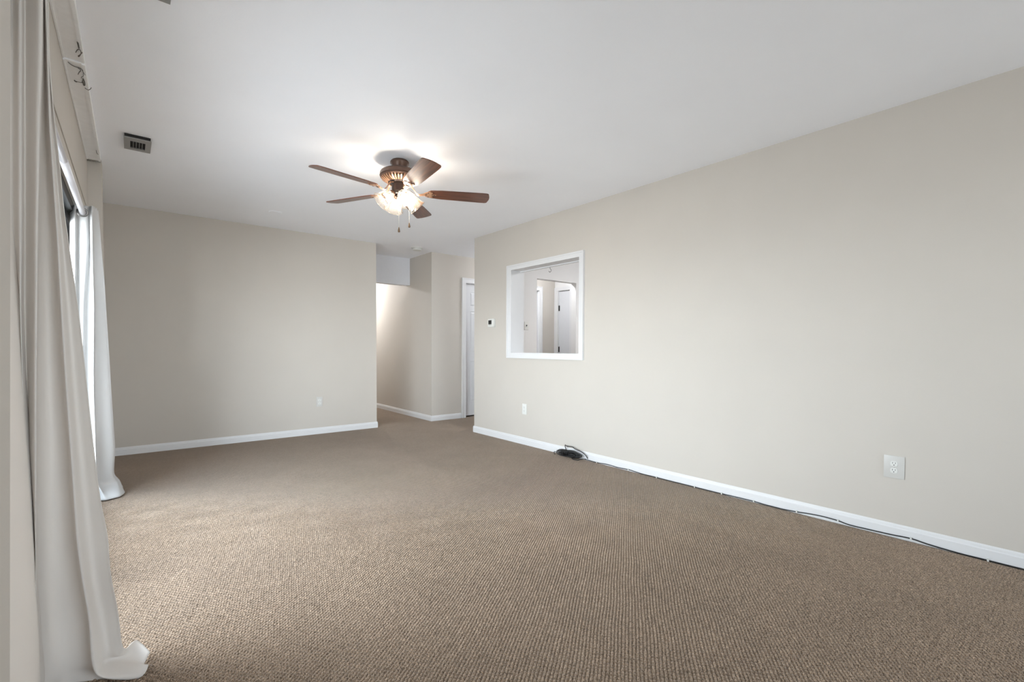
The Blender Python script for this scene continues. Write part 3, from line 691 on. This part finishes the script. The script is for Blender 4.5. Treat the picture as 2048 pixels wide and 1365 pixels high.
def pull(px, py, ztop, ztip, label):
    b = MB(); n = int((ztop - ztip - .03)/.006)
    b.tube([(px, py, ztop - ZC), (px, py, ztip + .034 - ZC)], .0011, 6)
    for k in range(n): b.lathe([(0, -.0017), (.0016, 0), (0, .0017)], 6, Matrix.Translation((px, py, ztop - ZC - .006*k)))
    ch = b.build('pull_chain', M['chain'], fan)
    MB().lathe([(0, .038), (.0028, .037), (.004, .030), (.0075, .014), (.0085, .006), (.006, .001), (0, 0)], 16, Matrix.Translation((px, py, ztip - ZC))).build('chain_fob', M['fob'], ch, True)
rd = Vector((math.cos(CYAW), -math.sin(CYAW), 0)); nd = Vector((-math.sin(CYAW), -math.cos(CYAW), 0))
p = rd*.005 + nd*.050; pull(p.x, p.y, 2.205, 1.906, '')
p = rd*.066 - nd*.015; pull(p.x, p.y, 2.19, 1.956, '')

# ------------------------------------------------------------------ ceiling registers
def register(x0, x1, y0, y1, label, tilt):
    cx, cy = (x0 + x1)/2, (y0 + y1)/2
    root = tagit(empty('ceiling_vent', (cx, cy, ZC)), label, 'vent', 'grey ceiling vents by the sliding door')
    iv = Matrix.Translation(-Vector(root.location))
    # grille opening
    gx0, gx1, gy0, gy1 = x0 + .033, x1 - .030, y0 + .075, y1 - .055
    def zt(y): return ZC - .0045 - tilt*(y1 - y)/(y1 - y0)
    b = MB()
    def slab(a0, a1, c0, c1, t=.004):
        v = [b.b.verts.new(p) for p in ((a0, c0, zt(c0) - t), (a1, c0, zt(c0) - t), (a1, c1, zt(c1) - t), (a0, c1, zt(c1) - t), (a0, c0, zt(c0)), (a1, c0, zt(c0)), (a1, c1, zt(c1)), (a0, c1, zt(c1)))]
        for f in ((0, 3, 2, 1), (4, 5, 6, 7), (0, 1, 5, 4), (1, 2, 6, 5), (2, 3, 7, 6), (3, 0, 4, 7)): b.b.faces.new([v[i] for i in f])
    slab(x0, gx0, y0, y1); slab(gx1, x1, y0, y1); slab(gx0, gx1, y0, gy0); slab(gx0, gx1, gy1, y1)
    fr = b.build('vent_frame', M['vent'], root, inv=iv)
    MB().box(gx0 - .004, gx1 + .004, gy0 - .004, gy1 + .004, ZC - .0045, ZC - .0008).box(x0 + .004, x1 - .004, y0 + .003, y0 + .03, ZC - .0045 - tilt*.88, ZC - .0008).build('duct_shade', M['slot'], root, inv=iv)  # dark boxes stand in for shade in the duct and tilted gap
    n = 5
    for k in range(1, n):
        x = gx0 + (gx1 - gx0)*k/n; zz = zt((gy0 + gy1)/2)
        MB().box(x - .0013, x + .0013, gy0, gy1, zz - .005, zz - .001).build('louvre', M['vent'], fr, inv=iv)
    for k in range(1, 9):
        y = gy0 + (gy1 - gy0)*k/9; zz = zt(y)
        MB().box(gx0, gx1, y - .0012, y + .0012, zz - .0015, zz + .0005).build('fin', M['bronze_frame'], fr, inv=iv)
register(-.020, .122, 3.925, 4.215, 'grey metal ceiling vent hanging slightly open, near the far end of the headrail', .016)
register(-.005, .139, 2.04, 2.337, 'grey metal ceiling vent cut off by the top edge of the photo', .008)

# ------------------------------------------------------------------ smoke detector and blank ceiling plate
sm = tagit(empty('smoke_detector', (3.072, 5.87, ZC)), 'round white smoke detector on the ceiling before the hallway', 'smoke detector')
autosmooth(MB().lathe([(0, 0), (.078, 0), (.078, -.006), (.070, -.008), (0, -.008)], 40).build('mounting_base', M['plastic'], sm))
autosmooth(MB().lathe([(0, -.008), (.066, -.008), (.064, -.026), (.056, -.036), (.030, -.040), (0, -.040)], 40).build('detector_body', M['plastic'], sm))
b = MB()
for k in range(28):
    q = Matrix.Rotation(2*PI*k/28, 4, 'Z'); b.prism([(.064, -.003), (.0675, -.003), (.0675, .003), (.064, .003)], -.020, -.012, q)
b.build('sensing_slots', M['screen_grey'], sm)
tagit(autosmooth(MB().lathe([(0, 0), (.060, 0), (.060, -.003), (.056, -.006), (.020, -.007), (0, -.007)], 40, Matrix.Translation((1.158, 5.26, ZC))).build('ceiling_cover_plate', M['ceiling'])), 'small round blank cover plate painted into the ceiling near the far wall', 'cover plate')

# ------------------------------------------------------------------ outlets / switch / thermostat.  local frame: x right, y up, z out of the wall
def wallmat(kind, pos):
    if kind == 'R': m = Matrix(((0, 0, -1), (-1, 0, 0), (0, 1, 0))).to_4x4()      # x -> -Y, y -> Z, z -> -X
    else: m = Matrix(((1, 0, 0), (0, 0, -1), (0, 1, 0))).to_4x4()                # x -> X, y -> Z, z -> -Y
    m.translation = Vector(pos); return m
def outlet(kind, pos, w, h, label, mp='plate'):
    root = tagit(empty('wall_outlet', pos), label, 'outlet', 'duplex wall outlets'); root.matrix_world = wallmat(kind, pos)
    b = MB(); b.box(-w/2, w/2, -h/2, h/2, 0, .006); b.bevel(.0025, 2); autosmooth(b.build('cover_plate', M[mp], root))
    for s in (1, -1):
        cy = s*.0195; out = []
        for a in np.linspace(0, 2*PI, 28, endpoint=False): out.append((max(-.0168, min(.0168, .0175*math.cos(a))), cy + max(-.0142, min(.0142, .0175*math.sin(a)))))
        r = MB().prism(out, .005, .0082).build('receptacle', M['plastic'], root)
        for (x, y, ww, hh) in ((-.0065, .004, .0022, .0085), (.0065, .004, .0022, .0070)):
            MB().box(x - ww/2, x + ww/2, cy + y - hh/2, cy + y + hh/2, .0082, .0086).build('slot', M['slot'], r)
        MB().lathe([(0, .0), (.0026, .0), (.0026, .0004), (0, .0004)], 12, Matrix.Translation((0, cy - .0075, .0082))).build('ground_hole', M['slot'], r)
    MB().lathe([(0, .006), (.003, .0062), (.002, .0075), (0, .0078)], 12).build('screw', M['plate'], root, True)
    return root
outlet('R', (XR, .687, .4005), .094, .127, 'large pale duplex outlet plate low on the right wall nearest the camera')
outlet('R', (XR, 3.918, .392), .072, .116, 'white duplex outlet on the right wall below the pass-through opening', 'plastic')
outlet('B', (1.789, YB, .396), .074, .118, 'beige-white duplex outlet on the far wall left of the hallway')
sp_ = PY(1052.4, 652, 5.0)
sw_ = tagit(empty('light_switch', (sp_.x, 5.0, sp_.z)), 'white switch plate on the kitchen wall seen through the pass-through', 'switch'); sw_.matrix_world = wallmat('B', (sp_.x, 5.0, sp_.z))
b = MB(); b.box(-.036, .036, -.058, .058, 0, .006); b.bevel(.002, 2); autosmooth(b.build('cover_plate', M['plastic'], sw_))
MB().box(-.007, .007, -.013, .013, .006, .008).build('toggle_base', M['screen_grey'], sw_)
MB().box(-.004, .004, -.002, .011, .008, .018).build('toggle', M['slot'], sw_)
tp = PX(981, 646, XR - .028)
th_ = tagit(empty('thermostat', (XR, tp.y, tp.z)), 'small white thermostat with a dark display left of the pass-through', 'thermostat'); th_.matrix_world = wallmat('R', (XR, tp.y, tp.z))
b = MB(); b.box(-.062, .062, -.052, .052, 0, .004); b.build('back_plate', M['plate'], th_)
b = MB(); b.box(-.056, .056, -.048, .046, .004, .028); b.bevel(.005, 3); autosmooth(b.build('thermostat_body', M['plastic'], th_))
MB().box(-.043, .020, -.016, .030, .0275, .0288).build('display', M['screen'], th_)
MB().box(-.040, .018, -.026, -.016, .0275, .0287).build('button_strip', M['screen_grey'], th_)

# ------------------------------------------------------------------ cable along the right baseboard
XC = XR - .0165
cp = [(1170, 919.5), (1176.7, 921), (1193.7, 926), (1215.8, 929.8), (1235, 935.5), (1257, 940), (1274.4, 945.5), (1284, 949.4), (1300, 953.5), (1313.5, 956.6), (1333, 962), (1360, 969.5), (1389.6, 976.3), (1416, 982), (1443.6, 988.2), (1475, 995.5), (1507.7, 1003.6), (1529, 1010.8), (1545, 1016.5), (1567.7, 1020.5), (1593.5, 1024.4), (1620, 1028.5), (1647.8, 1034.2), (1676, 1042.2), (1698.3, 1050.4), (1737, 1059.6), (1781.5, 1069.8), (1822, 1078), (1855.7, 1089.3), (1915, 1107), (1976, 1122.5), (2048, 1141), (2150, 1167)]
pts = [PX(u, v, XC) for u, v in cp]
for p in pts: p.z = max(p.z, .0048)
pts.append(Vector((XC, -.6, .005))); pts.append(Vector((XC, -1.6, .005)))
tagit(MB().tube(smoothpath(pts, 4), .0036, 8).build('cable', M['black'], None, True), 'thin black cable clipped along the white baseboard of the right wall', 'cable')
first = True
for k, (u, v) in enumerate([(1193.7, 926), (1257, 940), (1313.5, 956.6), (1389.6, 976.3), (1443.6, 988.2), (1507.7, 1003.6), (1593.5, 1024.4), (1676, 1042.2), (1822, 1078), (1976, 1122.5)]):
    p = PX(u, v, XC); names = ['nearest the black cable bundle', 'second along from the black cable bundle', 'third along from the black cable bundle', 'fourth along from the black cable bundle', 'fifth along from the black cable bundle', 'sixth along, well left of the big outlet', 'where the cable rises off the carpet', 'just left of the big outlet plate', 'right of the big outlet plate', 'last before the right edge of the photo']
    z0 = max(p.z, .0055)
    cl = tagit(empty('cable_clip', (XR - .012, p.y, z0)), 'small white nail-in cable clip on the baseboard, ' + names[k], 'cable clip', 'white cable clips along the baseboard')
    prof = [(0.0005, .0085), (-.0060, .0085), (-.0105, .0050), (-.0105, -.0045), (-.0085, -.0045), (-.0085, .0036), (-.0055, .0055), (0.0005, .0050)]
    b = MB(); A = [b.b.verts.new((x, -.0038, zz)) for x, zz in prof]; B = [b.b.verts.new((x, .0038, zz)) for x, zz in prof]; n = len(prof); b.b.faces.new(A); b.b.faces.new(B[::-1])
    for j in range(n): b.b.faces.new((A[j], B[j], B[(j + 1) % n], A[(j + 1) % n]))
    b.build('clip_saddle', M['plastic'], cl)
    MB().lathe([(0, 0), (.0022, 0), (.0022, -.002), (0, -.002)], 10, Matrix.Translation((-.006, 0, .0075)) @ Matrix.Rotation(PI/2, 4, 'Y')).build('clip_nail', M['dull_metal'], cl)

# coiled bundle
BC = Vector((XR - .052, 3.19, 0))
bun = tagit(empty('cable_bundle', tuple(BC)), 'tangled black cable bundle lying on the carpet against the right baseboard', 'cables')
b = MB(); rnd = random.Random(11)
for k in range(15):
    L = .115 + rnd.uniform(-.02, .035); hh = .020 + rnd.uniform(-.008, .012); r0 = rnd.uniform(-.010, .010); cy = rnd.uniform(-.03, .035); cz = .034 + rnd.uniform(-.010, .010); tl = rnd.uniform(-.25, .25)
    pts = []
    for a in np.linspace(0, 2*PI, 22):
        y = L*math.cos(a); zz = hh*math.sin(a) + cz; x = r0 + .016*math.sin(2*a + k) + tl*.04*math.cos(a)
        pts.append((x, y + cy, max(.0045, zz + .004*math.sin(3*a + k))))
    b.tube(pts, .0037, 7)
b.build('cable_coil', M['black'], bun, True)
b = MB()
for yy, rr_ in ((.055, .034), (.035, .036), (.012, .034)):
    b.tube([(.024*math.cos(a), yy + .006*math.sin(a*2), max(.006, .036 + rr_*math.sin(a)*.85)) for a in np.linspace(0, 2*PI, 20)], .0042, 7)
b.build('wrap_loops', M['black'], bun, True)
def bpix(u, v, X): p = PX(u, v, X); return p - BC
xx = XR - .030
lp = [bpix(1134, 907, xx - .012), bpix(1132.5, 901, xx), bpix(1130.2, 893, xx), bpix(1130.7, 890.6, xx), bpix(1134.5, 893.2, xx), bpix(1144.5, 894.6, xx), bpix(1150, 898.5, xx), bpix(1158, 902, xx), bpix(1166, 906.5, xx), bpix(1172.5, 913, xx), bpix(1175, 918, XC)]
MB().tube(smoothpath(lp, 5), .0042, 8).build('stray_loop', M['black'], bun, True)
lp = [bpix(1137, 912, xx - .02), bpix(1131, 908, xx - .012), bpix(1125, 904, xx - .01), bpix(1124.8, 901.5, xx - .01), bpix(1127.5, 900.8, xx - .01), bpix(1130.5, 904, xx - .01), bpix(1134, 906, xx - .014), bpix(1138, 909, xx - .02)]
MB().tube(smoothpath(lp, 5), .0036, 8).build('stray_loop', M['black'], bun, True)
lp = [Vector((-.03, .17, .004)), Vector((-.012, .195, .012)), Vector((.004, .205, .018)), Vector((.012, .16, .02)), Vector((.0, .1, .03))]
MB().tube(smoothpath(lp, 5), .0034, 8).build('stray_end', M['black'], bun, True)
lp = [Vector((.0, -.04, .02)), Vector((-.03, -.07, .006)), Vector((-.045, -.11, .0045)), Vector((-.03, -.15, .005)), Vector((.005, -.16, .012)), Vector((.034, -.19, .012))]
MB().tube(smoothpath(lp, 5), .0040, 8).build('stray_end', M['black'], bun, True)

# ------------------------------------------------------------------ hidden ceiling lamps that light the hallway and the kitchen
def dome(x, y, label, r=.15, k=1.0):
    dm = M['lamp_dome'].copy(); dm.node_tree.nodes['Principled BSDF'].inputs['Emission Strength'].default_value = 98*k
    root = tagit(empty('ceiling_light', (x, y, ZC)), label, 'ceiling light')
    MB().lathe([(0, 0), (r*1.05, 0), (r*1.05, -.02), (0, -.02)], 36).build('light_base', M['plastic'], root, True)
    MB().lathe([(r, -.02), (r*.92, -.055), (r*.6, -.085), (0, -.095)], 36, cap=False).build('light_dome', dm, root, True)
dome(2.85, 8.3, 'round ceiling light in the hallway behind the dropped header', .13, 1.15)
dome(5.1, 3.3, 'round ceiling light in the kitchen', .20, .72)
dome(4.9, 5.45, 'round ceiling light in the corridor beyond the right wall', .12, .48)
